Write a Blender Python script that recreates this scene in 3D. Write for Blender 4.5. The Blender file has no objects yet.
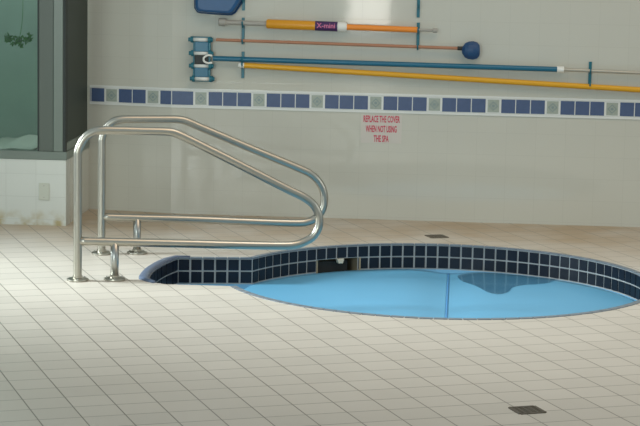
import bpy, bmesh, math, random
from mathutils import Vector, Matrix
random.seed(4)
scene = bpy.context.scene
COL = scene.collection

# ------------------------------------------------------------------ camera
CAM_H, CAM_D, YAW, PITCH, ROLL, FPX = 2.13061, 14.66691, 0.06969, 0.14156, 0.01979, 1997.019
fw = Vector((-math.sin(YAW)*math.cos(PITCH), math.cos(YAW)*math.cos(PITCH), -math.sin(PITCH)))
r0 = Vector((math.cos(YAW), math.sin(YAW), 0)); u0 = r0.cross(fw)
rt = r0*math.cos(ROLL) + u0*math.sin(ROLL)
up = -r0*math.sin(ROLL) + u0*math.cos(ROLL)
cam_data = bpy.data.cameras.new('camera'); cam = bpy.data.objects.new('camera', cam_data); COL.objects.link(cam)
M = Matrix((rt, up, -fw)).transposed().to_4x4(); M.translation = Vector((0, -CAM_D, CAM_H))
cam.matrix_world = M
cam_data.sensor_width = 36; cam_data.lens = 36*FPX/640; cam_data.clip_end = 200
scene.camera = cam

# ------------------------------------------------------------------ light and exposure
scene.view_settings.view_transform = 'Standard'; scene.view_settings.look = 'None'
scene.view_settings.gamma = 1; scene.view_settings.use_curve_mapping = False
scene.view_settings.exposure = 0.0
world = bpy.data.worlds.new('daylight'); scene.world = world; world.use_nodes = True
bg = world.node_tree.nodes['Background']; bg.inputs['Color'].default_value = (0.74, 0.92, 1.0, 1); bg.inputs['Strength'].default_value = 0.50

def area(name, loc, target, sx, sy, power, color, spread=180):
    l = bpy.data.lights.new(name, 'AREA'); l.shape = 'RECTANGLE'; l.size = sx; l.size_y = sy
    l.energy = power; l.color = color; l.spread = math.radians(spread)
    o = bpy.data.objects.new(name, l); COL.objects.link(o); o.location = loc
    o.rotation_euler = (Vector(target)-Vector(loc)).to_track_quat('-Z', 'Y').to_euler()
    return o
area('left_window_light', (-6.6, -3.0, 2.6), (-1.6, -2.95, 0.0), 1.2, 1.4, 60, (0.87, 0.97, 1.0), 52)
area('overhead_fill', (1.2, -4.0, 5.5), (0.8, -2.6, 0.0), 5.0, 3.0, 110, (1.0, 0.66, 0.38))  # added unseen overhead fill, warms the right side of the deck
area('deck_fill', (0.3, -3.4, 5.0), (0.2, -3.4, 0.0), 3.0, 1.2, 10, (0.85, 0.95, 1.0), 60)  # added fill from above, brightens the deck around the tub
area('front_fill', (-4.0, -12.0, 2.3), (-2.4, 0.0, 1.0), 2.6, 1.6, 27, (0.90, 1.0, 0.98), 60)  # added soft fill from the left front for the walls and rails
area('right_fill', (6.0, -4.0, 2.4), (-2.6, -0.2, 0.7), 1.5, 1.5, 6, (1.0, 0.97, 0.92), 60)  # added weak fill for the side face of the low wall
area('plant_room_fill', (-3.6, -0.3, 3.2), (-3.4, -0.2, 0.5), 0.8, 0.5, 17, (0.86, 1.0, 0.93))  # added fill to brighten what shows through the window pane
area('far_window_light', (-1.5, -17.0, 1.42), (-1.5, 0.0, 1.42), 0.66, 1.7, 32, (1.0, 0.97, 0.88))

for i, (x, y) in enumerate([(0.16, -4.28), (-0.09, -4.70), (0.51, -4.16), (0.42, -4.97), (-0.17, -4.38), (0.23, -4.59)]):      # dapples of daylight falling on the deck
    l = bpy.data.lights.new('daylight_dapple', 'SPOT'); l.energy = 35; l.color = (1.0, 0.98, 0.9); l.spot_size = math.radians(2.2+0.5*(i % 3)); l.spot_blend = 0.9; l.shadow_soft_size = 0.03
    o = bpy.data.objects.new('daylight_dapple', l); COL.objects.link(o); o.location = (x+3.0, y-1.5, 5.0); o.rotation_euler = (Vector((-3.0, 1.5, -5.0))).to_track_quat('-Z', 'Y').to_euler()

# ------------------------------------------------------------------ materials
def lin(c):
    return tuple(((v/255)/12.92 if v/255 <= 0.04045 else ((v/255+0.055)/1.055)**2.4) for v in c)
def mat(name, rgb, rough=0.5, metal=0.0, coat=0.0, var=0.0, scale=20.0, bump=0.0, bscale=None, spec=0.5):
    m = bpy.data.materials.new(name); m.use_nodes = True; nt = m.node_tree; b = nt.nodes['Principled BSDF']
    c = lin(rgb)
    b.inputs['Base Color'].default_value = (*c, 1); b.inputs['Roughness'].default_value = rough
    b.inputs['Metallic'].default_value = metal; b.inputs['Coat Weight'].default_value = coat
    b.inputs['Specular IOR Level'].default_value = spec
    tc = nt.nodes.new('ShaderNodeTexCoord')
    if var > 0:
        n = nt.nodes.new('ShaderNodeTexNoise'); n.inputs['Scale'].default_value = scale; n.inputs['Detail'].default_value = 4
        nt.links.new(tc.outputs['Object'], n.inputs['Vector'])
        mx = nt.nodes.new('ShaderNodeMix'); mx.data_type = 'RGBA'
        mx.inputs[6].default_value = (*[v*(1-var) for v in c], 1); mx.inputs[7].default_value = (*[min(1, v*(1+var)) for v in c], 1)
        nt.links.new(n.outputs['Fac'], mx.inputs[0]); nt.links.new(mx.outputs[2], b.inputs['Base Color'])
    if bump > 0:
        n2 = nt.nodes.new('ShaderNodeTexNoise'); n2.inputs['Scale'].default_value = bscale or scale; n2.inputs['Detail'].default_value = 3
        nt.links.new(tc.outputs['Object'], n2.inputs['Vector'])
        bp = nt.nodes.new('ShaderNodeBump'); bp.inputs['Strength'].default_value = bump; bp.inputs['Distance'].default_value = 0.01
        nt.links.new(n2.outputs['Fac'], bp.inputs['Height']); nt.links.new(bp.outputs['Normal'], b.inputs['Normal'])
    return m

def grid_mat(name, rgb, grout, ax_u, ax_v, pu, pv, ou, ov, gw, rough, var, tint=None, noise_amt=0.0, bump=0.25, rough_var=0.0, spec=0.5):
    """tiles laid on the plane spanned by ax_u, ax_v (object space = world space)"""
    m = bpy.data.materials.new(name); m.use_nodes = True; nt = m.node_tree; N = nt.nodes; L = nt.links
    b = N['Principled BSDF']; tc = N.new('ShaderNodeTexCoord')
    def math_(op, a, c=None):
        n = N.new('ShaderNodeMath'); n.operation = op
        for i, v in enumerate((a, c)):
            if v is None: continue
            if isinstance(v, (int, float)): n.inputs[i].default_value = v
            else: L.new(v, n.inputs[i])
        return n.outputs[0]
    def axis(ax, p, o):
        d = N.new('ShaderNodeVectorMath'); d.operation = 'DOT_PRODUCT'; L.new(tc.outputs['Object'], d.inputs[0]); d.inputs[1].default_value = ax
        t = math_('DIVIDE', math_('SUBTRACT', d.outputs['Value'], o), p)
        fl = math_('FLOOR', t); fr = math_('SUBTRACT', t, fl)
        e = math_('MULTIPLY', math_('MINIMUM', fr, math_('SUBTRACT', 1.0, fr)), p)   # metres to nearest joint
        return fl, e
    fu, eu = axis(ax_u, pu, ou); fv, ev = axis(ax_v, pv, ov)
    e = math_('MINIMUM', eu, ev)
    mr = N.new('ShaderNodeMapRange'); mr.inputs[1].default_value = gw*0.35; mr.inputs[2].default_value = gw*0.65
    L.new(e, mr.inputs[0])
    cmb = N.new('ShaderNodeCombineXYZ'); L.new(fu, cmb.inputs[0]); L.new(fv, cmb.inputs[1])
    wn = N.new('ShaderNodeTexWhiteNoise'); wn.noise_dimensions = '3D'; L.new(cmb.outputs[0], wn.inputs['Vector'])
    c = lin(rgb)
    mx = N.new('ShaderNodeMix'); mx.data_type = 'RGBA'; L.new(wn.outputs['Value'], mx.inputs[0])
    mx.inputs[6].default_value = (*[v*(1-var) for v in c], 1); mx.inputs[7].default_value = (*[min(1, v*(1+var)) for v in c], 1)
    base = mx.outputs[2]
    if tint:
        col2, sc, lo, hi, mask = tint
        n = N.new('ShaderNodeTexNoise'); n.inputs['Scale'].default_value = sc; n.inputs['Detail'].default_value = 5; L.new(tc.outputs['Object'], n.inputs['Vector'])
        r = N.new('ShaderNodeMapRange'); r.inputs[1].default_value = lo; r.inputs[2].default_value = hi; L.new(n.outputs['Fac'], r.inputs[0])
        f = r.outputs[0]
        if mask:   # tint limited to a strip along an axis, as for low wall grime: (component, from, to)
            sp = N.new('ShaderNodeSeparateXYZ'); L.new(tc.outputs['Object'], sp.inputs[0])
            k = N.new('ShaderNodeMapRange'); k.inputs[1].default_value = mask[1]; k.inputs[2].default_value = mask[2]
            L.new(sp.outputs[mask[0]], k.inputs[0]); f = math_('MULTIPLY', f, k.outputs[0]); f = math_('MULTIPLY', f, mask[3])
        m2 = N.new('ShaderNodeMix'); m2.data_type = 'RGBA'; L.new(f, m2.inputs[0]); L.new(base, m2.inputs[6]); m2.inputs[7].default_value = (*lin(col2), 1)
        base = m2.outputs[2]
    mg = N.new('ShaderNodeMix'); mg.data_type = 'RGBA'; L.new(mr.outputs[0], mg.inputs[0]); mg.inputs[6].default_value = (*lin(grout), 1); L.new(base, mg.inputs[7])
    L.new(mg.outputs[2], b.inputs['Base Color'])
    b.inputs['Specular IOR Level'].default_value = spec
    if rough_var > 0:
        rr = N.new('ShaderNodeMapRange'); rr.inputs[3].default_value = rough-rough_var; rr.inputs[4].default_value = rough+rough_var
        L.new(wn.outputs['Value'], rr.inputs[0]); L.new(rr.outputs[0], b.inputs['Roughness'])
    else: b.inputs['Roughness'].default_value = rough
    # pillowed tiles and slight waviness
    h = math_('MULTIPLY', mr.outputs[0], 1.0)
    if noise_amt > 0:
        n3 = N.new('ShaderNodeTexNoise'); n3.inputs['Scale'].default_value = 7; n3.inputs['Detail'].default_value = 2; L.new(tc.outputs['Object'], n3.inputs['Vector'])
        h = math_('ADD', h, math_('MULTIPLY', n3.outputs['Fac'], noise_amt))
    bp = N.new('ShaderNodeBump'); bp.inputs['Strength'].default_value = bump; bp.inputs['Distance'].default_value = 0.002
    L.new(h, bp.inputs['Height']); L.new(bp.outputs['Normal'], b.inputs['Normal'])
    return m

PHI = 0.3942
WALL_RGB = (194, 195, 184)
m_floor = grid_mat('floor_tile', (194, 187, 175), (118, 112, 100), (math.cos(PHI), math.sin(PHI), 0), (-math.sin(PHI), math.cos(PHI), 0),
                   0.19274, 0.19274, -4.08401, -4.58789, 0.0055, 0.42, 0.035, tint=((168, 144, 112), 1.6, 0.25, 0.6, (1, -1.9, -0.7, 0.9)), noise_amt=0.6, rough_var=0.04)  # browner in noisy patches towards the back wall
m_wall = grid_mat('wall_tile', WALL_RGB, (184, 185, 174), (1, 0, 0), (0, 0, 1), 0.216, 0.162, 0.121, 0.02, 0.002, 0.05, 0.006, noise_amt=0.8, bump=0.12)
m_wall_side = grid_mat('wall_tile_side', WALL_RGB, (184, 185, 174), (0, 1, 0), (0, 0, 1), 0.216, 0.162, -0.785, 0.042, 0.002, 0.2, 0.006, bump=0.2)
m_box = grid_mat('low_wall_tile', (200, 204, 196), (188, 192, 184), (1, 0, 0), (0, 0, 1), 0.216, 0.162, -2.778, 0.042, 0.003, 0.3, 0.015,
                 tint=((164, 148, 98), 9.0, 0.42, 0.62, (2, 0.12, 0.03, 0.9)), bump=0.35)
m_bluetile = mat('blue_band_tile', (74, 92, 126), 0.2, var=0.12, scale=30)
m_deco = mat('deco_tile', (158, 168, 158), 0.25, var=0.15, scale=60)
m_decomark = mat('deco_motif', (122, 140, 140), 0.3)
m_trim = mat('pale_trim_tile', (216, 220, 216), 0.2, var=0.04)
m_steel = mat('brushed_steel', (176, 172, 160), 0.33, metal=1.0)
m_steel2 = mat('dull_steel', (170, 170, 164), 0.32, metal=1.0)
m_navy = mat('navy_pool_tile', (18, 26, 38), 0.35, var=0.35, scale=9, spec=0.3)
m_grout = mat('grey_pool_grout', (172, 176, 176), 0.7, var=0.1)
m_slate = mat('slate_edge_tile', (112, 122, 130), 0.4, var=0.2, scale=14)
m_lip = mat('blue_grey_lip', (84, 98, 120), 0.35, var=0.06, scale=8)
m_basin = mat('pale_blue_basin', (120, 180, 214), 0.5)
m_cover = mat('blue_foam_cover', (98, 166, 202), 0.45, var=0.07, scale=1.6, bump=0.15, bscale=5)
m_seam = mat('cover_seam', (76, 142, 196), 0.5)
m_frame = mat('grey_green_aluminium', (74, 84, 74), 0.4, metal=0.0, var=0.05, scale=4)
m_frame_l = mat('pale_aluminium', (104, 116, 106), 0.35, var=0.05, scale=4)
m_seal = mat('rubber_seal', (34, 42, 38), 0.6)
m_darkroom = mat('dark_room_pane', (58, 66, 58), 0.5, var=0.08, scale=2, spec=0.15)  # opaque pane, the darkness behind it is put into its colour
m_teal = mat('teal_plastic', (20, 104, 120), 0.35)
m_bluepole = mat('blue_pole', (14, 98, 126), 0.3)
m_yellow = mat('yellow_pole', (214, 158, 24), 0.35)
m_orange = mat('orange_tube', (214, 148, 20), 0.35)
m_orange2 = mat('orange_rod', (232, 138, 40), 0.35)
m_brown = mat('brown_pole', (168, 120, 92), 0.5, var=0.15, scale=6)
m_white = mat('white_plastic', (222, 224, 218), 0.4)
m_greyp = mat('grey_plastic', (158, 156, 148), 0.45)
m_silver = mat('silver_pole', (176, 176, 166), 0.4, metal=0.6)
m_navyp = mat('navy_plastic', (22, 66, 108), 0.4, var=0.2, scale=20)
m_net = mat('blue_net_plastic', (28, 80, 126), 0.4, var=0.15, scale=10)
m_black = mat('black_plastic', (26, 32, 30), 0.5)
m_purple = mat('purple_label', (60, 30, 86), 0.5)
m_pink = mat('pink_print', (206, 110, 150), 0.5)
m_red = mat('red_lettering', (196, 56, 84), 0.5)
m_signback = mat('clear_sign_film', (196, 192, 183), 0.3)
m_plate = mat('outlet_plate', (186, 190, 176), 0.4)
m_tan = mat('tan_plastic', (158, 146, 120), 0.6, var=0.1)
m_dark = mat('dark_cavity', (30, 34, 34), 0.8)
m_cream = mat('cream_plastic', (206, 200, 180), 0.4)
m_drain = mat('bronze_drain', (84, 76, 62), 0.5, var=0.35, scale=80)
m_leaf = mat('leaf_green', (62, 118, 40), 0.5, var=0.25, scale=40)
m_interior = mat('interior_green_grey', (142, 164, 152), 0.6, var=0.2, scale=2.5)
m_fabric = mat('pale_cloth', (190, 200, 190), 0.7)

def glass_mat():
    m = bpy.data.materials.new('window_glass'); m.use_nodes = True; nt = m.node_tree; N = nt.nodes; L = nt.links
    N.remove(N['Principled BSDF']); out = N['Material Output']
    t = N.new('ShaderNodeBsdfTransparent'); t.inputs[0].default_value = (0.88, 0.93, 0.90, 1)
    g = N.new('ShaderNodeBsdfGlossy'); g.inputs['Roughness'].default_value = 0.08
    f = N.new('ShaderNodeFresnel'); f.inputs[0].default_value = 1.5
    mx = N.new('ShaderNodeMixShader'); L.new(f.outputs[0], mx.inputs[0]); L.new(t.outputs[0], mx.inputs[1]); L.new(g.outputs[0], mx.inputs[2]); L.new(mx.outputs[0], out.inputs[0])
    return m
m_glass = glass_mat()
def water_mat(name, tint, ior=1.33, rough=0.06):
    m = bpy.data.materials.new(name); m.use_nodes = True; nt = m.node_tree; N = nt.nodes; L = nt.links
    N.remove(N['Principled BSDF']); out = N['Material Output']
    t = N.new('ShaderNodeBsdfTransparent'); t.inputs[0].default_value = (*tint, 1)
    g = N.new('ShaderNodeBsdfGlossy'); g.inputs['Roughness'].default_value = rough
    f = N.new('ShaderNodeFresnel'); f.inputs[0].default_value = ior
    n = N.new('ShaderNodeTexNoise'); n.inputs['Scale'].default_value = 9; bp = N.new('ShaderNodeBump'); bp.inputs['Strength'].default_value = 0.08
    L.new(n.outputs['Fac'], bp.inputs['Height']); L.new(bp.outputs['Normal'], g.inputs['Normal'])
    mx = N.new('ShaderNodeMixShader'); L.new(f.outputs[0], mx.inputs[0]); L.new(t.outputs[0], mx.inputs[1]); L.new(g.outputs[0], mx.inputs[2]); L.new(mx.outputs[0], out.inputs[0])
    return m
m_water = water_mat('spa_water', (0.62, 0.86, 0.96))
m_puddle = water_mat('puddle_water', (0.84, 0.92, 0.96), 1.25, 0.12)

# ------------------------------------------------------------------ mesh helpers
def obj(name, bm, m, parent=None, smooth=False, bevel=0.0, up=False):
    me = bpy.data.meshes.new(name); bmesh.ops.recalc_face_normals(bm, faces=bm.faces[:])
    if up:
        for f in bm.faces:
            f.normal_update()
            if f.normal.z < 0: f.normal_flip()
    bm.to_mesh(me); bm.free()
    for mm in (m if isinstance(m, (list, tuple)) else [m]): me.materials.append(mm)
    if smooth:
        for p in me.polygons: p.use_smooth = True
    o = bpy.data.objects.new(name, me); COL.objects.link(o)
    if parent is not None: o.parent = parent
    if bevel > 0:
        b = o.modifiers.new('bevel', 'BEVEL'); b.width = bevel; b.segments = 2; b.limit_method = 'ANGLE'
    return o
def tag(o, label=None, cat=None, group=None, kind=None):
    if label: o['label'] = label
    if cat: o['category'] = cat
    if group: o['group'] = group
    if kind: o['kind'] = kind
    return o
def thing(name, label, cat, loc=(0, 0, 0), rz=0.0, group=None):
    o = bpy.data.objects.new(name, None); COL.objects.link(o); o.location = loc; o.rotation_euler = (0, 0, rz)
    return tag(o, label, cat, group)
def box(bm, x0, x1, y0, y1, z0, z1, mi=0, mtx=None):
    v = [bm.verts.new((x, y, z)) for x in (x0, x1) for y in (y0, y1) for z in (z0, z1)]
    for q in ((0, 1, 3, 2), (4, 6, 7, 5), (0, 4, 5, 1), (2, 3, 7, 6), (0, 2, 6, 4), (1, 5, 7, 3)):
        f = bm.faces.new([v[i] for i in q]); f.material_index = mi
    if mtx is not None:
        for k in v: k.co = mtx @ k.co
    return v
def tube(bm, pts, rad, n=16, caps=True, mi=0):
    pts = [Vector(p) for p in pts]; rads = rad if isinstance(rad, (list, tuple)) else [rad]*len(pts)
    T = []
    for i in range(len(pts)):
        a = pts[max(0, i-1)]; b = pts[min(len(pts)-1, i+1)]; T.append((b-a).normalized())
    ref = Vector((0, 0, 1)) if abs(T[0].z) < 0.9 else Vector((0, 1, 0))
    u = T[0].cross(ref).normalized(); rings = []
    for i, p in enumerate(pts):
        u = (u - T[i]*u.dot(T[i])).normalized(); w = T[i].cross(u)
        rings.append([bm.verts.new(p + (u*math.cos(2*math.pi*k/n) + w*math.sin(2*math.pi*k/n))*rads[i]) for k in range(n)])
    for a, b in zip(rings, rings[1:]):
        for k in range(n):
            f = bm.faces.new((a[k], a[(k+1) % n], b[(k+1) % n], b[k])); f.material_index = mi
    if caps:
        for rg in (rings[0], rings[-1]):
            f = bm.faces.new(rg); f.material_index = mi
def lathe(bm, prof, cx=0, cy=0, n=32, mi=0):
    rings = [[bm.verts.new((cx+r*math.cos(2*math.pi*k/n), cy+r*math.sin(2*math.pi*k/n), z)) for k in range(n)] for r, z in prof]
    for a, b in zip(rings, rings[1:]):
        for k in range(n):
            f = bm.faces.new((a[k], a[(k+1) % n], b[(k+1) % n], b[k])); f.material_index = mi
    bm.faces.new(rings[0]); bm.faces.new(rings[-1])
def prism(bm, poly, z0, z1, mi=0):
    a = [bm.verts.new((x, y, z0)) for x, y in poly]; b = [bm.verts.new((x, y, z1)) for x, y in poly]; n = len(poly)
    for i in range(n):
        f = bm.faces.new((a[i], a[(i+1) % n], b[(i+1) % n], b[i])); f.material_index = mi
    bm.faces.new(a[::-1]).material_index = mi; bm.faces.new(b).material_index = mi
def catmull(P, per=8, closed=False):
    P = [Vector(p) for p in P]; out = []; n = len(P)
    for i in range(n if closed else n-1):
        p1, p2 = P[i], P[(i+1) % n]
        p0 = P[(i-1) % n] if (closed or i > 0) else p1; p3 = P[(i+2) % n] if (closed or i < n-2) else p2
        for k in range(per):
            t = k/per
            out.append(0.5*((2*p1)+(p2-p0)*t+(2*p0-5*p1+4*p2-p3)*t*t+(3*p1-p0-3*p2+p3)*t**3))
    if not closed: out.append(P[-1])
    return out
def text_mesh(name, body, size, mtx, m, parent, width=None, offset=0.0, extrude=0.0006, align='CENTER'):
    cu = bpy.data.curves.new(name, 'FONT'); cu.body = body; cu.size = size; cu.offset = offset; cu.extrude = extrude
    cu.align_x = align; cu.align_y = 'CENTER'; cu.resolution_u = 2
    t = bpy.data.objects.new(name+'_tmp', cu); COL.objects.link(t); bpy.context.view_layer.update()
    me = bpy.data.meshes.new_from_object(t.evaluated_get(bpy.context.evaluated_depsgraph_get())); bpy.data.objects.remove(t)
    if width:
        xs = [v.co.x for v in me.vertices]; s = width/(max(xs)-min(xs))
        for v in me.vertices: v.co.x *= s
    for v in me.vertices: v.co = mtx @ v.co
    me.materials.clear(); me.materials.append(m); me.name = name
    o = bpy.data.objects.new(name, me); COL.objects.link(o); o.parent = parent
    return o

# ------------------------------------------------------------------ spa outline
CX, CY, RS = -0.10946, -2.43495, 1.31377
P1 = Vector((-1.325, -1.925)); P2 = Vector((-1.315, -2.955))
a1 = math.atan2(P1.y-CY, P1.x-CX); a2 = math.atan2(P2.y-CY, P2.x-CX)
NC = 90
circ = [Vector((CX+RS*math.cos(a1+(a2-a1)*i/NC), CY+RS*math.sin(a1+(a2-a1)*i/NC))) for i in range(NC+1)]   # clockwise over the far side
left_curve = catmull([(-1.80, -2.005, 0), (-1.846, -2.20, 0), (-1.872, -2.42, 0), (-1.876, -2.62, 0), (-1.858, -2.80, 0), (-1.80, -2.93, 0)], 2)[::-1]
left_curve = [Vector((p.x, p.y)) for p in left_curve]
front_edge = [P2.lerp(Vector((-1.74, -2.962)), i/6) for i in range(7)]
back_edge = [left_curve[-1].lerp(P1, i/6) for i in range(7)]
outline = circ + front_edge[1:] + left_curve + back_edge[1:-1]      # closed, clockwise
def offset_loop(pts, d):
    n = len(pts); out = []
    for i in range(n):
        a, b, c = pts[i-1], pts[i], pts[(i+1) % n]
        t1 = (b-a).normalized(); t2 = (c-b).normalized()
        n1 = Vector((-t1.y, t1.x)); n2 = Vector((-t2.y, t2.x)); k = (n1+n2); k = k/(max(0.35, k.length_squared/2))
        out.append(b + k*d)
    return out

# ------------------------------------------------------------------ structure
bm = bmesh.new()
outer = [(-7, 1.0), (6, 1.0), (6, -17), (-7, -17)]
ov = [bm.verts.new((x, y, 0)) for x, y in outer]; hv = [bm.verts.new((p.x, p.y, 0)) for p in outline]
ed = [bm.edges.new((ov[i], ov[(i+1) % 4])) for i in range(4)] + [bm.edges.new((hv[i], hv[(i+1) % len(hv)])) for i in range(len(hv))]
bmesh.ops.triangle_fill(bm, use_beauty=True, use_dissolve=False, edges=ed)
for f in bm.faces:
    if f.normal.z < 0: f.normal_flip()
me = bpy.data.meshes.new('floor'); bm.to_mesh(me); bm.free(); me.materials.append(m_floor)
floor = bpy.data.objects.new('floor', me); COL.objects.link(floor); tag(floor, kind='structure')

WX = -2.143                     # where the long wall meets the angled wall
AX, AY = -2.775, 0.10           # far end of the angled wall
bm = bmesh.new(); box(bm, WX, 6.0, 0.0, 0.15, 0, 3.6); tag(obj('wall_back', bm, m_wall), kind='structure')
ang = math.atan2(AY, AX-WX); u_ang = Vector((AX-WX, AY, 0)).normalized()
bm = bmesh.new(); prism(bm, [(WX, 0), (AX-0.3, AY+0.3*abs(u_ang.y/u_ang.x)), (AX-0.3, AY+0.25), (WX, 0.15)], 0, 3.6)
tag(obj('wall_angled', bm, m_wall), kind='structure')
BX, BY = -2.778, -0.785
# low wall under the window: tiled front and side
bm = bmesh.new(); box(bm, -7.0, BX, BY, BY+0.14, 0, 0.47); tag(obj('wall_left', bm, m_box), kind='structure')
bm = bmesh.new(); box(bm, BX-0.14, BX, BY+0.14, 0.12, 0, 0.47); tag(obj('wall_side', bm, m_wall_side), kind='structure')
# room behind the glass
bm = bmesh.new(); box(bm, -7.0, BX-0.14, 0.25, 0.35, 0, 3.6); tag(obj('wall_interior', bm, m_interior), kind='structure')

# corner window
w = bpy.data.objects.new('window_1', None); COL.objects.link(w); w.location = (BX, BY, 0.47); tag(w, kind='structure')
def wpart(name, m, boxes, bevel=0.004):
    b = bmesh.new()
    for bx_ in boxes: box(b, *bx_)
    o = obj(name, b, m, w, bevel=bevel); return o
ZT = 3.0
wpart('sill', m_frame_l, [(-4.2, 0.006, -0.006, 0.09, 0.0, 0.06), (-0.09, 0.006, 0.09, 0.86, 0.0, 0.06)])
wpart('frame', m_frame, [(-0.195, -0.09, 0.0, 0.07, 0.06, ZT)])
wpart('corner_post', m_frame_l, [(-0.09, -0.022, -0.004, 0.05, 0.06, ZT)])
wpart('seal', m_seal, [(-0.205, -0.195, 0.002, 0.06, 0.06, ZT), (-0.022, -0.004, -0.001, 0.05, 0.06, ZT)], 0)
wpart('pane', m_glass, [(-4.1, -0.205, 0.03, 0.036, 0.06, ZT)], 0)
wpart('side_rail', m_frame_l, [(-0.05, -0.004, 0.05, 0.86, 0.06, 0.12)])
wpart('side_frame', m_seal, [(-0.05, -0.004, 0.05, 0.09, 0.12, ZT)])
wpart('side_pane', m_darkroom, [(-0.03, -0.012, 0.09, 0.86, 0.12, ZT)], 0)

# decorative band
PIT = 0.108; X0 = -1.92443; BZ0, BZ1 = 0.816, 0.916
def band(name, tiles, mtx, zoff=0.0):
    root = bpy.data.objects.new(name, None); COL.objects.link(root); tag(root, kind='structure')
    g = bmesh.new(); d = bmesh.new(); mk = bmesh.new(); tr = bmesh.new()
    for a, b, kind in tiles:
        g_ = 0.0035
        if kind == 'blue': box(g, a+g_, b-g_, -0.005, 0, BZ0, BZ1, mtx=mtx)
        else:
            box(d, a+0.012, b-0.012, -0.005, 0, BZ0+0.004, BZ1-0.004, mtx=mtx)
            cx, cz, s = (a+b)/2, (BZ0+BZ1)/2, 0.03
            for r_, th in ((0.034, 0.005),):
                for k in range(4):      # a diamond outline
                    p = [(cx+r_*math.cos(k*math.pi/2), cz+r_*math.sin(k*math.pi/2)), (cx+r_*math.cos((k+1)*math.pi/2), cz+r_*math.sin((k+1)*math.pi/2))]
                    q = [(cx+(r_-th*1.6)*math.cos(t*math.pi/2), cz+(r_-th*1.6)*math.sin(t*math.pi/2)) for t in (k+1, k)]
                    v = [mk.verts.new(mtx @ Vector((x, -0.0062, z))) for x, z in p+q]; mk.faces.new(v)
            v = [mk.verts.new(mtx @ Vector((cx+0.011*math.cos(k*math.pi/4), -0.0062, cz+0.011*math.sin(k*math.pi/4)))) for k in range(8)]; mk.faces.new(v)
    A, B = tiles[0][0], tiles[-1][1]
    box(tr, A, B, -0.003, 0, BZ0-0.004, BZ1+0.004, mtx=mtx)
    box(tr, A, B, -0.007, 0, BZ0-0.022, BZ0-0.005, mtx=mtx); box(tr, A, B, -0.007, 0, BZ1+0.005, BZ1+0.022, mtx=mtx)
    obj('pale_border', tr, m_trim, root); obj('blue_tiles', g, m_bluetile, root); obj('patterned_tiles', d, m_deco, root); obj('motif', mk, m_decomark, root)
    return root
tl = []
x = X0-0.5*PIT; tl.append((WX, x, 'blue'))
j = 0
while x < 5.9:
    tl.append((x, x+PIT, 'deco' if j % 4 == 0 else 'blue')); x += PIT; j += 1
band('trim_1', tl, Matrix.Identity(4))
# angled part: local +x runs from the far end to the meeting edge
LA = (Vector((AX, AY))-Vector((WX, 0))).length
ea = Vector((WX-AX, -AY, 0)).normalized(); na = Vector((-ea.y, ea.x, 0))
MA = Matrix(((ea.x, na.x, 0, AX), (ea.y, na.y, 0, AY), (0, 0, 1, 0), (0, 0, 0, 1)))
cuts = [0, 0.010, 0.118, 0.226, 0.334, 0.442, 0.550, LA]
kinds = ['blue', 'blue', 'deco', 'blue', 'blue', 'deco', 'blue']
band('trim_2', [(cuts[i], cuts[i+1], kinds[i]) for i in range(7)], MA)

# ------------------------------------------------------------------ the spa
spa = thing('hot_tub', 'sunken round hot tub with navy tile rim and a squared entry bay on its left', 'hot tub', (CX, CY, 0))
def sp(o):   # meshes are modelled in world space
    o.matrix_parent_inverse = Matrix.Translation((-CX, -CY, 0)); return o
loop_n = len(outline)
off_in = outline; off_g = offset_loop(outline, 0.004); off_trim = offset_loop(outline, 0.034)
sk_a, sk_b = math.radians(115.0), math.radians(128.4)
def is_skimmer(i):
    if i >= NC: return False
    am = a1+(a2-a1)*(i+0.5)/NC
    return sk_a < am < sk_b
ZR = [(-0.010, -0.080), (-0.090, -0.162)]
gt = bmesh.new(); nv = bmesh.new(); et = bmesh.new(); bs = bmesh.new()
def quad(b, p, q, z0, z1):
    v = [b.verts.new((p.x, p.y, z0)), b.verts.new((q.x, q.y, z0)), b.verts.new((q.x, q.y, z1)), b.verts.new((p.x, p.y, z1))]; b.faces.new(v)
tile_cells = []      # (start, end) index pairs sharing one tile column
for i in range(NC): tile_cells.append([i, i+1])
for i in range(NC, NC+6): tile_cells.append([i, i+1])
nl = len(left_curve)
s0 = NC+6; i = s0
while i < s0+nl: tile_cells.append([i, min(i+1, s0+nl)]); i += 1
for i in range(s0+nl, loop_n): tile_cells.append([i, i+1])
for i in range(loop_n):
    p, q = off_g[i], off_g[(i+1) % loop_n]
    quad(gt, p, q, -0.085, 0.0)
    if not is_skimmer(i): quad(gt, p, q, -0.172, -0.085)
    if not is_skimmer(i): quad(bs, p, q, -0.9, -0.172)
    else: quad(bs, p, q, -0.9, -0.30)
def tilebox(b, i, z0, z1, d_in, d_out, g=0.0062, top=None):
    p0, q0 = outline[i], outline[(i+1) % loop_n]
    L = (q0-p0).length; 
    if L < 0.02: g = 0.002
    t = (q0-p0).normalized(); n = Vector((-t.y, t.x))
    a, c = p0+t*g, q0-t*g
    V = [a+n*d_in, c+n*d_in, c+n*d_out, a+n*d_out]
    prism(b, [(v.x, v.y) for v in V], z0, z1)
for i in range(loop_n):
    for r_, (zt, zb) in enumerate(ZR):
        if r_ == 1 and is_skimmer(i): continue
        tilebox(nv, i, zb, zt, -0.002, 0.004)
    if i < NC or i >= s0+nl-1: tilebox(et, i, -0.004, 0.004, -0.003, 0.034, 0.003)
v = [bs.verts.new((p.x, p.y, -0.9)) for p in outline]; bs.faces.new(v)
sp(obj('grout_wall', gt, m_grout, spa)); sp(obj('navy_tiles', nv, m_navy, spa)); sp(obj('edge_tiles', et, m_slate, spa)); sp(obj('basin', bs, m_basin, spa))
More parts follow.
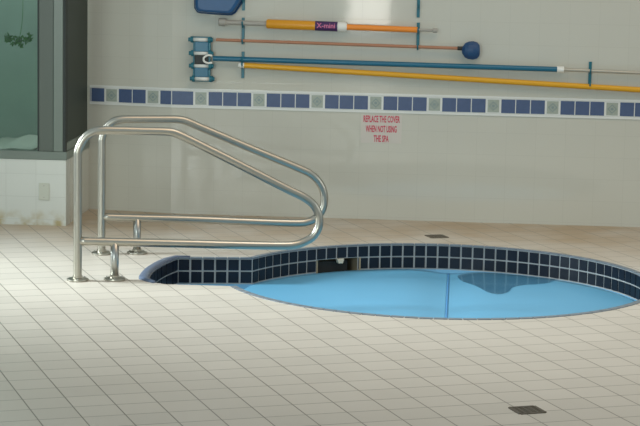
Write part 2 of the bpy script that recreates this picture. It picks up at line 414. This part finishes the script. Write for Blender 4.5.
# entry step under water
st = bmesh.new(); prism(st, [(p.x, p.y) for p in [circ[-1]]+front_edge[1:]+left_curve+back_edge[1:]], -0.45, -0.24); sp(obj('entry_step', st, m_basin, spa))
# rounded lip on the curved left end
lp = bmesh.new(); lc = left_curve + [back_edge[1]]; prof = [(0.0, -0.004), (0.006, 0.008), (0.022, 0.014), (0.045, 0.014), (0.062, 0.008), (0.068, 0.0), (0.03, -0.004)]
rings = []
for i, p in enumerate(lc):
    a = lc[max(0, i-1)]; b = lc[min(len(lc)-1, i+1)]; t = (b-a).normalized(); n = Vector((-t.y, t.x))
    e = min(1.0, 0.30+min(i, len(lc)-1-i)*0.35)
    rings.append([lp.verts.new((p.x+n.x*d*e, p.y+n.y*d*e, z)) for d, z in prof])
for a, b in zip(rings, rings[1:]):
    for k in range(len(prof)): lp.faces.new((a[k], a[(k+1) % len(prof)], b[(k+1) % len(prof)], b[k]))
lp.faces.new(rings[0]); lp.faces.new(rings[-1])
sp(obj('curved_lip', lp, m_lip, spa, smooth=True))
# skimmer mouth
am = (sk_a+sk_b)/2; cdir = Vector((math.cos(am), math.sin(am))); tdir = Vector((cdir.y, -cdir.x))   # tdir points right along the wall
MS = Matrix(((tdir.x, cdir.x, 0, CX+cdir.x*RS), (tdir.y, cdir.y, 0, CY+cdir.y*RS), (0, 0, 1, 0), (0, 0, 0, 1)))
nb = bmesh.new(); hw = 0.155
box(nb, -hw-0.01, -hw, 0.004, 0.24, -0.30, -0.086, mtx=MS); box(nb, hw-0.002, hw+0.01, -0.014, 0.24, -0.30, -0.086, mtx=MS)
box(nb, -hw, hw, 0.23, 0.24, -0.30, -0.086, mtx=MS); box(nb, -hw, hw, 0.0, 0.24, -0.31, -0.30, mtx=MS); box(nb, -hw, hw, 0.008, 0.24, -0.088, -0.08, mtx=MS)
sk = sp(obj('skimmer_mouth', nb, m_tan, spa))
wb = bmesh.new(); box(wb, -hw+0.004, hw-0.07, 0.03, 0.04, -0.29, -0.105, mtx=MS); o = obj('weir_flap', wb, m_dark, sk)
kb = bmesh.new()
vv = [(-0.028, -0.086), (0.028, -0.086), (0.018, -0.118), (-0.016, -0.118)]
fa = [kb.verts.new(MS @ Vector((x+0.012, -0.012, z))) for x, z in vv]; fb = [kb.verts.new(MS @ Vector((x+0.012, 0.02, z))) for x, z in vv]
kb.faces.new(fa); kb.faces.new(fb[::-1])
for k in range(4): kb.faces.new((fa[k], fb[k], fb[(k+1) % 4], fa[(k+1) % 4]))
obj('latch', kb, m_cream, sk, bevel=0.003)

wt = bmesh.new(); v = [wt.verts.new((p.x, p.y, -0.204)) for p in outline]; wt.faces.new(v).normal_update()
tag(obj('water', wt, m_water, up=True), 'strip of pale blue water in the entry bay of the hot tub', 'water', kind='stuff')

# floating cover, folded along a hinge
cover = thing('spa_cover', 'blue foam cover floating on the water inside the round hot tub', 'cover', (CX, CY, -0.20))
XS = -0.052; RC = 1.298
def cz(x, y):
    d = abs(x-XS); return -0.170 - 0.022*math.exp(-(d/0.15)**2) + 0.003*math.sin(3.1*x+1.2)*math.sin(2.3*y)
def cover_half(sign):
    b = bmesh.new(); rows = []; NX, NY = 26, 36
    xe = (CX+RC-0.0) if sign > 0 else (CX-RC)
    for i in range(NX+1):
        s = i/NX; s = s**1.5
        x_ = XS+sign*0.006 + (xe-(XS+sign*0.006))*s
        hy = math.sqrt(max(RC**2-(x_-CX)**2, 1e-6))
        rows.append([(x_, CY-hy+2*hy*k/NY) for k in range(NY+1)])
    top = [[b.verts.new((x_, y_, cz(x_, y_))) for x_, y_ in r] for r in rows]
    bot = [[b.verts.new((x_, y_, -0.215)) for x_, y_ in r] for r in rows]
    for i in range(NX):
        for k in range(NY):
            b.faces.new((top[i][k], top[i+1][k], top[i+1][k+1], top[i][k+1])); b.faces.new((bot[i][k], bot[i][k+1], bot[i+1][k+1], bot[i+1][k]))
    for k in range(NY):
        b.faces.new((top[0][k], top[0][k+1], bot[0][k+1], bot[0][k])); b.faces.new((top[NX][k], bot[NX][k], bot[NX][k+1], top[NX][k+1]))
    for i in range(NX):
        b.faces.new((top[i][0], bot[i][0], bot[i+1][0], top[i+1][0])); b.faces.new((top[i][NY], top[i+1][NY], bot[i+1][NY], bot[i][NY]))
    o = obj('panel', b, m_cover, cover, smooth=False); 
    for p in o.data.polygons: p.use_smooth = p.normal.z > 0.7
    o.matrix_parent_inverse = Matrix.Translation((-CX, -CY, 0.20)); return o
cover_half(1); cover_half(-1)
hb = bmesh.new(); L_ = math.sqrt(RC**2-(XS-CX)**2)-0.01
tube(hb, [(XS, CY-L_+2*L_*k/30, cz(XS, CY-L_+2*L_*k/30)-0.001) for k in range(31)], 0.006, 8)
o = obj('hinge_seam', hb, m_seam, cover, smooth=True); o.matrix_parent_inverse = Matrix.Translation((-CX, -CY, 0.20))
# puddle on the cover
pd = [(0.02, -1.23), (0.035, -1.47), (0.09, -1.62), (0.15, -1.78), (0.20, -1.95), (0.27, -2.03), (0.34, -1.93), (0.37, -1.76), (0.45, -1.65), (0.54, -1.60), (0.62, -1.52), (0.66, -1.38), (0.56, -1.33), (0.42, -1.27), (0.2, -1.2)]
pc = catmull([(x, y, 0) for x, y in pd], 4, True)
pb = bmesh.new(); cen = pb.verts.new((0.27, -1.55, cz(0.27, -1.55)+0.0035)); ring = []; ring2 = []
for p in pc:
    qx, qy = 0.27+(p.x-0.27)*0.6, -1.55+(p.y+1.55)*0.6
    ring.append(pb.verts.new((p.x, p.y, cz(p.x, p.y)+0.0022))); ring2.append(pb.verts.new((qx, qy, cz(qx, qy)+0.0035)))
for k in range(len(ring)):
    k2 = (k+1) % len(ring); pb.faces.new((ring[k], ring[k2], ring2[k2], ring2[k])); pb.faces.new((ring2[k], ring2[k2], cen))
tag(obj('puddle', pb, m_puddle, smooth=True, up=True), 'shallow puddle of water lying at the far side of the blue hot tub cover', 'puddle')

# ------------------------------------------------------------------ handrails
TH = 0.27; RP = 0.0255
def handrail(base, prof, lower, short_s, short_top, label):
    root = thing('handrail', label, 'handrail', (base[0], base[1], 0), TH, 'steel handrails beside the entry bay')
    b = bmesh.new(); path = catmull([(s, 0, z) for s, z in prof], 6); tube(b, path, RP, 20); obj('rail', b, m_steel, root, smooth=True)
    b = bmesh.new(); tube(b, [(short_s, 0, 0.004), (short_s, 0, short_top)], RP*0.98, 20); obj('short_post', b, m_steel2, root, smooth=True)
    for s in (0.0, short_s):
        b = bmesh.new(); lathe(b, [(0.064, 0.0), (0.066, 0.005), (0.064, 0.012), (0.048, 0.017), (0.030, 0.020), (0.030, 0.03), (0.026, 0.032)], s, 0, 32)
        o = obj('flange', b, m_steel, root, smooth=True); m_ = o.modifiers.new('e', 'EDGE_SPLIT'); m_.split_angle = 0.9
        for k in range(3):
            b = bmesh.new(); lathe(b, [(0.006, 0.012), (0.006, 0.018), (0.003, 0.020)], s+0.051*math.cos(0.5+k*2.094), 0.051*math.sin(0.5+k*2.094), 8)
            obj('screw', b, m_steel2, o)
    return root
front_prof = [(0, 0.004), (0, 0.2), (0, 0.45), (0, 0.72), (0.003, 0.792), (0.037, 0.860), (0.084, 0.895), (0.140, 0.909), (0.25, 0.909), (0.40, 0.905), (0.52, 0.902), (0.58, 0.893), (0.65, 0.863), (0.80, 0.789), (0.96, 0.709), (1.26, 0.556),
              (1.375, 0.500), (1.439, 0.453), (1.471, 0.398), (1.480, 0.35), (1.472, 0.302), (1.443, 0.254), (1.393, 0.222), (1.335, 0.203), (1.256, 0.198), (1.0, 0.205), (0.68, 0.217), (0.3, 0.230), (0.01, 0.240)]
rear_prof = [(0, 0.004), (0, 0.2), (0, 0.45), (0, 0.70), (0.002, 0.755), (0.022, 0.818), (0.070, 0.865), (0.130, 0.881), (0.25, 0.883), (0.40, 0.883), (0.49, 0.882), (0.55, 0.870), (0.64, 0.832), (0.80, 0.765), (0.971, 0.693), (1.29, 0.562),
             (1.385, 0.516), (1.443, 0.458), (1.474, 0.385), (1.474, 0.315), (1.455, 0.262), (1.416, 0.222), (1.369, 0.200), (1.288, 0.192), (1.0, 0.203), (0.58, 0.224), (0.3, 0.234), (0.01, 0.244)]
handrail((-2.276, -2.936), front_prof, None, 0.223, 0.232, 'steel tube handrail nearest the camera, at the front edge of the entry bay')
handrail((-2.312, -1.942), rear_prof, None, 0.232, 0.238, 'steel tube handrail farther back, behind the entry bay towards the wall')

# ------------------------------------------------------------------ floor drains
def drain(cx, cy, half, rz, label):
    root = thing('floor_drain', label, 'drain', (cx, cy, 0), rz)
    b = bmesh.new()
    for s in (-1, 1):
        box(b, -half, half, s*half-0.008, s*half+0.008, 0.0, 0.004); box(b, s*half-0.008, s*half+0.008, -half, half, 0.0, 0.004)
    obj('rim', b, m_drain, root)
    b = bmesh.new(); box(b, -half, half, -half, half, 0.0, 0.0015); obj('pit', b, m_dark, root)
    b = bmesh.new(); n = 7
    for k in range(n):
        y = -half+2*half*(k+0.5)/n; box(b, -half, half, y-0.005, y+0.005, 0.001, 0.0032)
    for k in range(3):
        x_ = -half+2*half*(k+1)/4; box(b, x_-0.004, x_+0.004, -half, half, 0.001, 0.0034)
    obj('grate', b, m_drain, root)
drain(0.337, -5.84, 0.060, PHI, 'square bronze floor drain in the tiles at the front right')
drain(-0.145, -0.755, 0.060, PHI, 'square bronze floor drain between the far rim of the hot tub and the wall')

# ------------------------------------------------------------------ wall things
ID = Matrix.Identity(4)
# outlet plate on the low wall
pl = thing('outlet_plate', 'pale rectangular blank plate on the low tiled wall under the window', 'wall plate', (-2.935, BY, 0.243))
b = bmesh.new(); box(b, -0.038, 0.038, -0.007, 0, -0.061, 0.061); obj('plate', b, m_plate, pl, bevel=0.003)
for s in (-1, 1):
    b = bmesh.new(); tube(b, [(0, -0.0065, s*0.042), (0, -0.0085, s*0.042)], 0.004, 10); obj('screw', b, m_greyp, pl)

# sign
RX = Matrix.Rotation(math.pi/2, 4, 'X')
sg = thing('safety_sign', 'small sign in red capitals on the white tiled wall below the blue band', 'sign', (-0.583, 0.0, 0.675))
b = bmesh.new(); box(b, -0.150, 0.150, -0.0015, 0, -0.105, 0.105); obj('film', b, m_signback, sg)
for body, wd, zz in (('REPLACE THE COVER', 0.268, 0.070), ('WHEN NOT USING', 0.228, -0.003), ('THE SPA', 0.112, -0.075)):
    text_mesh('lettering', body, 0.068, Matrix.Translation((0, -0.0022, zz)) @ RX, m_red, sg, width=wd, offset=0.0016)

def wall_hook(x, z0, z1, arms, label, grp='teal pole hangers on the wall'):
    root = thing('wall_hook', label, 'wall hook', (x, 0, z0), 0, grp)
    b = bmesh.new(); box(b, -0.011, 0.011, -0.010, 0, 0, z1-z0); obj('backplate', b, m_teal, root, bevel=0.002)
    for a, r_ in arms:      # hook arm under each pole
        b = bmesh.new(); zc = a-z0
        pts = [(0, -0.006, zc-r_-0.012), (0, -0.03, zc-r_-0.012), (0, -0.05, zc-r_-0.010), (0, -0.05-r_*0.8, zc-r_*0.75), (0, -0.05-r_-0.008, zc), (0, -0.05-r_-0.006, zc+r_*0.7)]
        tube(b, catmull(pts, 4), 0.006, 8); obj('hook_arm', b, m_teal, root, smooth=True)
    return root
wall_hook(-1.617, 1.522, 1.66, [(1.62, 0.02)], 'teal wall hook at the top left, beside the blue skimmer bag', None)
wall_hook(-1.617, 1.282, 1.470, [(1.4305, 0.02), (1.304, 0.012)], 'teal wall hook holding the left ends of the orange tube and brown pole')
wall_hook(-1.615, 1.025, 1.220, [(1.165, 0.02), (1.1315, 0.018)], 'teal wall hook holding the left ends of the blue and yellow poles')
wall_hook(-0.333, 1.500, 1.70, [(1.60, 0.02)], 'teal wall hook at the top middle above the thin orange rod', None)
wall_hook(-0.330, 1.284, 1.463, [(1.411, 0.016), (1.292, 0.012)], 'teal wall hook holding the right end of the orange rod and the brown pole')
wall_hook(0.929, 1.015, 1.208, [(1.147, 0.012), (1.048, 0.018)], 'teal wall hook holding the silver and yellow poles at the right')

def along(p, q, t): return tuple(p[i]+(q[i]-p[i])*t for i in range(3))
# orange telescopic vacuum tube
YP = -0.05
vt = thing('telescopic_tube', 'orange telescopic pole with thick left half, purple label and white collar', 'pole', (-1.78, YP, 1.42))
def vp(name, m, pts, rad, n=20, parent=vt, org=(-1.78, YP, 1.42), smooth=True):
    b = bmesh.new(); tube(b, [Vector(p)-Vector(org) for p in pts], rad, n); o = obj(name, b, m, parent, smooth=smooth)
    e = o.modifiers.new('e', 'EDGE_SPLIT'); e.split_angle = 0.7; return o
def ptube(x): return (x, YP, 1.436+(x+1.784)*(-0.026/1.584))
vp('end_cap', m_greyp, [ptube(-1.795), ptube(-1.79), ptube(-1.745), ptube(-1.735)], [0.022, 0.029, 0.029, 0.020])
vp('grey_sleeve', m_greyp, [ptube(-1.735), ptube(-1.43)], 0.018)
vp('thick_tube', m_orange, [ptube(-1.44), ptube(-1.432), ptube(-0.93)], [0.030, 0.034, 0.034])
lab = vp('label_band', m_purple, [ptube(-1.082), ptube(-0.920)], 0.0352)
vp('collar', m_white, [ptube(-0.920), ptube(-0.915), ptube(-0.862), ptube(-0.850)], [0.030, 0.036, 0.036, 0.026])
vp('thin_rod', m_orange2, [ptube(-0.862), ptube(-0.335)], 0.021)
vp('tip', m_greyp, [ptube(-0.335), ptube(-0.225), ptube(-0.220), ptube(-0.190)], [0.010, 0.010, 0.017, 0.016])
c_ = ptube(-1.001)
text_mesh('label_print', 'X-mini', 0.052, Matrix.Translation((c_[0]+1.78, -0.0362, c_[2]-1.42+0.004)) @ RX, m_pink, lab, width=0.135, offset=0.0008)

# brown pole with round blue head
o1 = (-1.812, YP, 1.3056); o2 = (0.02, YP, 1.284)
bp_ = thing('brush_pole', 'thin brown pole ending in a round dark blue head at its right', 'pole', o1)
vp('shaft', m_brown, [o1, o2], 0.0115, 12, bp_, o1)
b = bmesh.new()
prof = [(-0.068, 0.012), (-0.064, 0.024), (-0.045, 0.052), (-0.02, 0.064), (0.015, 0.067), (0.045, 0.058), (0.060, 0.040), (0.064, 0.02)]
ctr = Vector((0.060, YP-0.005, 1.272))-Vector(o1)
rings = [[b.verts.new(ctr+Vector((a, math.cos(2*math.pi*k/28)*r_*0.62, math.sin(2*math.pi*k/28)*r_*(1.0 if k % 2 else 0.93)))) for k in range(28)] for a, r_ in prof]
for r1, r2 in zip(rings, rings[1:]):
    for k in range(28): b.faces.new((r1[k], r1[(k+1) % 28], r2[(k+1) % 28], r2[k]))
b.faces.new(rings[0]); b.faces.new(rings[-1])
hd = obj('round_head', b, m_navyp, bp_)
vp('ferrule', m_black, [(-0.04, YP, 1.2848), (0.0, YP, 1.2843)], 0.015, 14, bp_, o1)

# blue pole with silver extension and vacuum head
q1 = (-1.832, YP, 1.168); q2 = (0.687, YP, 1.149)
bl = thing('vacuum_pole', 'long blue pole with white collar and silver extension on the wall', 'pole', q1)
vp('blue_tube', m_bluepole, [q1, q2], 0.0190, 18, bl, q1)
vp('collar', m_white, [(0.687, YP, 1.149), (0.737, YP, 1.1485)], 0.024, 18, bl, q1)
vp('silver_tube', m_silver, [(0.737, YP, 1.1485), (1.62, YP, 1.131)], 0.012, 16, bl, q1)

# ladder-shaped pool vacuum head
vh = thing('pool_vacuum', 'blue pool vacuum head with four white rollers hung at the left of the poles', 'vacuum head', (-1.91, -0.045, 1.16))
zs = [1.3035, 1.203, 1.111, 1.016]; dx = [-0.008, -0.003, -0.001, 0.006]
for zc, d_ in zip(zs, dx):
    z_ = zc-1.16
    b = bmesh.new(); tube(b, [(-0.060+d_, -0.012, z_), (0.048+d_, -0.012, z_)], 0.014, 14); rl = obj('roller', b, m_white, vh, smooth=True)
    for s in (-1, 1):
        b = bmesh.new(); xa = -0.006+d_+s*0.055
        tube(b, [(xa, -0.012, z_), (xa+s*0.018, -0.012, z_)], 0.024, 14); tube(b, [(xa+s*0.018, -0.012, z_), (xa+s*0.036, -0.012, z_)], 0.015, 12)
        obj('wheel', b, m_teal, rl)
    b = bmesh.new(); box(b, -0.085+d_, 0.073+d_, 0.004, 0.014, z_-0.022, z_+0.022); obj('crossbar', b, m_teal, vh, bevel=0.003)
for za, zb, mm, nm in ((1.290, 1.215, m_bluepole, 'blue_plate'), (1.192, 1.122, m_black, 'swivel_plate'), (1.100, 1.028, m_bluepole, 'blue_plate')):
    b = bmesh.new(); box(b, -0.058, 0.046, -0.020, 0.012, zb-1.16, za-1.16); obj(nm, b, mm, vh, bevel=0.006)
for xa in (-0.070, 0.044):
    b = bmesh.new(); box(b, xa, xa+0.016, -0.012, 0.012, -0.15, 0.145); obj('side_rail', b, m_teal, vh, bevel=0.003)
b = bmesh.new(); pts = [(0.075, -0.03, 0.028), (0.045, -0.034, 0.032), (0.018, -0.036, 0.018), (0.012, -0.036, 0.0), (0.02, -0.036, -0.016), (0.045, -0.034, -0.026), (0.075, -0.03, -0.022)]
tube(b, catmull(pts, 4), 0.008, 10); obj('swivel_clip', b, m_white, vh, smooth=True)

# yellow pole
y1 = (-1.645, YP, 1.1240); y2 = (1.70, YP, 1.000)
yp = thing('yellow_pole', 'long yellow pole, lowest of the poles on the wall, with a white tip', 'pole', y1)
vp('shaft', m_yellow, [(-1.60, YP, 1.1223), y2], 0.0200, 18, yp, y1)
vp('tip', m_white, [(-1.645, YP, 1.1240), (-1.640, YP, 1.1238), (-1.60, YP, 1.1223)], [0.014, 0.02, 0.02], 16, yp, y1)

# blue leaf skimmer bag above the poles
nt_ = thing('leaf_skimmer', 'blue pool skimmer scoop hanging at the top left of the wall', 'skimmer', (-1.80, -0.05, 1.60))
out = [(-0.165, 0.20), (-0.168, 0.0), (-0.166, -0.065), (-0.150, -0.088), (-0.128, -0.094), (0.07, -0.104), (0.095, -0.102), (0.118, -0.088), (0.150, -0.040), (0.172, 0.0), (0.19, 0.06), (0.19, 0.20)]
b = bmesh.new(); layers = [(0.04, 0.92), (0.02, 1.0), (-0.03, 1.0), (-0.055, 0.95), (-0.062, 0.84)]
rg = [[b.verts.new((x_*s, y_, 0.04+(z_-0.04)*s)) for x_, z_ in out] for y_, s in layers]
for r1, r2 in zip(rg, rg[1:]):
    for k in range(len(out)): b.faces.new((r1[k], r1[(k+1) % len(out)], r2[(k+1) % len(out)], r2[k]))
b.faces.new(rg[0]); b.faces.new(rg[-1]); obj('scoop', b, m_net, nt_, bevel=0.004)
b = bmesh.new(); tube(b, [(x_*1.02, 0.03, 0.04+(z_-0.04)*1.02) for x_, z_ in out]+[(out[0][0]*1.02, 0.03, out[0][1]*1.02)], 0.010, 10); obj('rim', b, m_navyp, nt_, smooth=True)
b = bmesh.new(); tube(b, [(0.0, 0.0, 0.19), (0.0, 0.0, 0.5)], 0.014, 12); obj('socket', b, m_bluepole, nt_, smooth=True)

# ------------------------------------------------------------------ behind the glass: a cloth draped on a ledge and a leafy sprig
led = thing('draped_cloth', 'pale cloth sloping over a low ledge behind the window', 'cloth', (-3.25, -0.45, 0.0))
b = bmesh.new(); g0 = []
for i in range(15):
    x_ = -0.25+0.65*i/14; t = i/14
    zz = 0.50+0.13*t**1.4+0.012*math.sin(i*1.3)
    g0.append([b.verts.new((x_, 0.04*math.sin(i*0.9)-0.08+0.20*k, zz+0.02*math.sin(k*2+i*0.5)-0.03*(k == 0))) for k in range(4)])
for a, c in zip(g0, g0[1:]):
    for k in range(3): b.faces.new((a[k], c[k], c[k+1], a[k+1]))
o = obj('cloth', b, m_fabric, led, smooth=True); so = o.modifiers.new('s', 'SOLIDIFY'); so.thickness = 0.01
b = bmesh.new(); box(b, -0.5, 0.30, 0.0, 0.5, 0.0, 0.46); obj('ledge', b, m_frame, led)

plt = thing('hanging_plant', 'small green leafy sprig hanging behind the window glass', 'plant', (-3.16, -0.55, 1.30))
b = bmesh.new(); tube(b, catmull([(0.0, 0, 1.7), (-0.01, 0, 0.9), (0.02, 0.01, 0.3), (0.0, 0, 0.03), (-0.05, 0, 0.0), (-0.10, 0, 0.02)], 6), 0.002, 6); obj('stem', b, m_leaf, plt)
b = bmesh.new()
def leaf(c, d, ln, wd):
    d = Vector(d).normalized(); s = d.cross(Vector((0.1, 1, 0.3))).normalized(); n = d.cross(s)
    pts = [c, c+d*ln*0.35+s*wd+n*0.004, c+d*ln, c+d*ln*0.35-s*wd+n*0.004]; mid = c+d*ln*0.4-n*0.004
    vs = [b.verts.new(p) for p in pts]; vm = b.verts.new(mid)
    for k in range(4): b.faces.new((vs[k], vs[(k+1) % 4], vm))
for k in range(70):
    t = random.random(); c = Vector((-0.10+0.17*t, random.uniform(-0.03, 0.03), 0.015-0.03*math.sin(t*3)+random.gauss(0, 0.012)))
    leaf(c, (random.uniform(-1, 1), random.uniform(-0.6, 0.6), random.uniform(-0.7, 0.7)), random.uniform(0.025, 0.045), random.uniform(0.007, 0.012))
obj('foliage', b, m_leaf, plt)
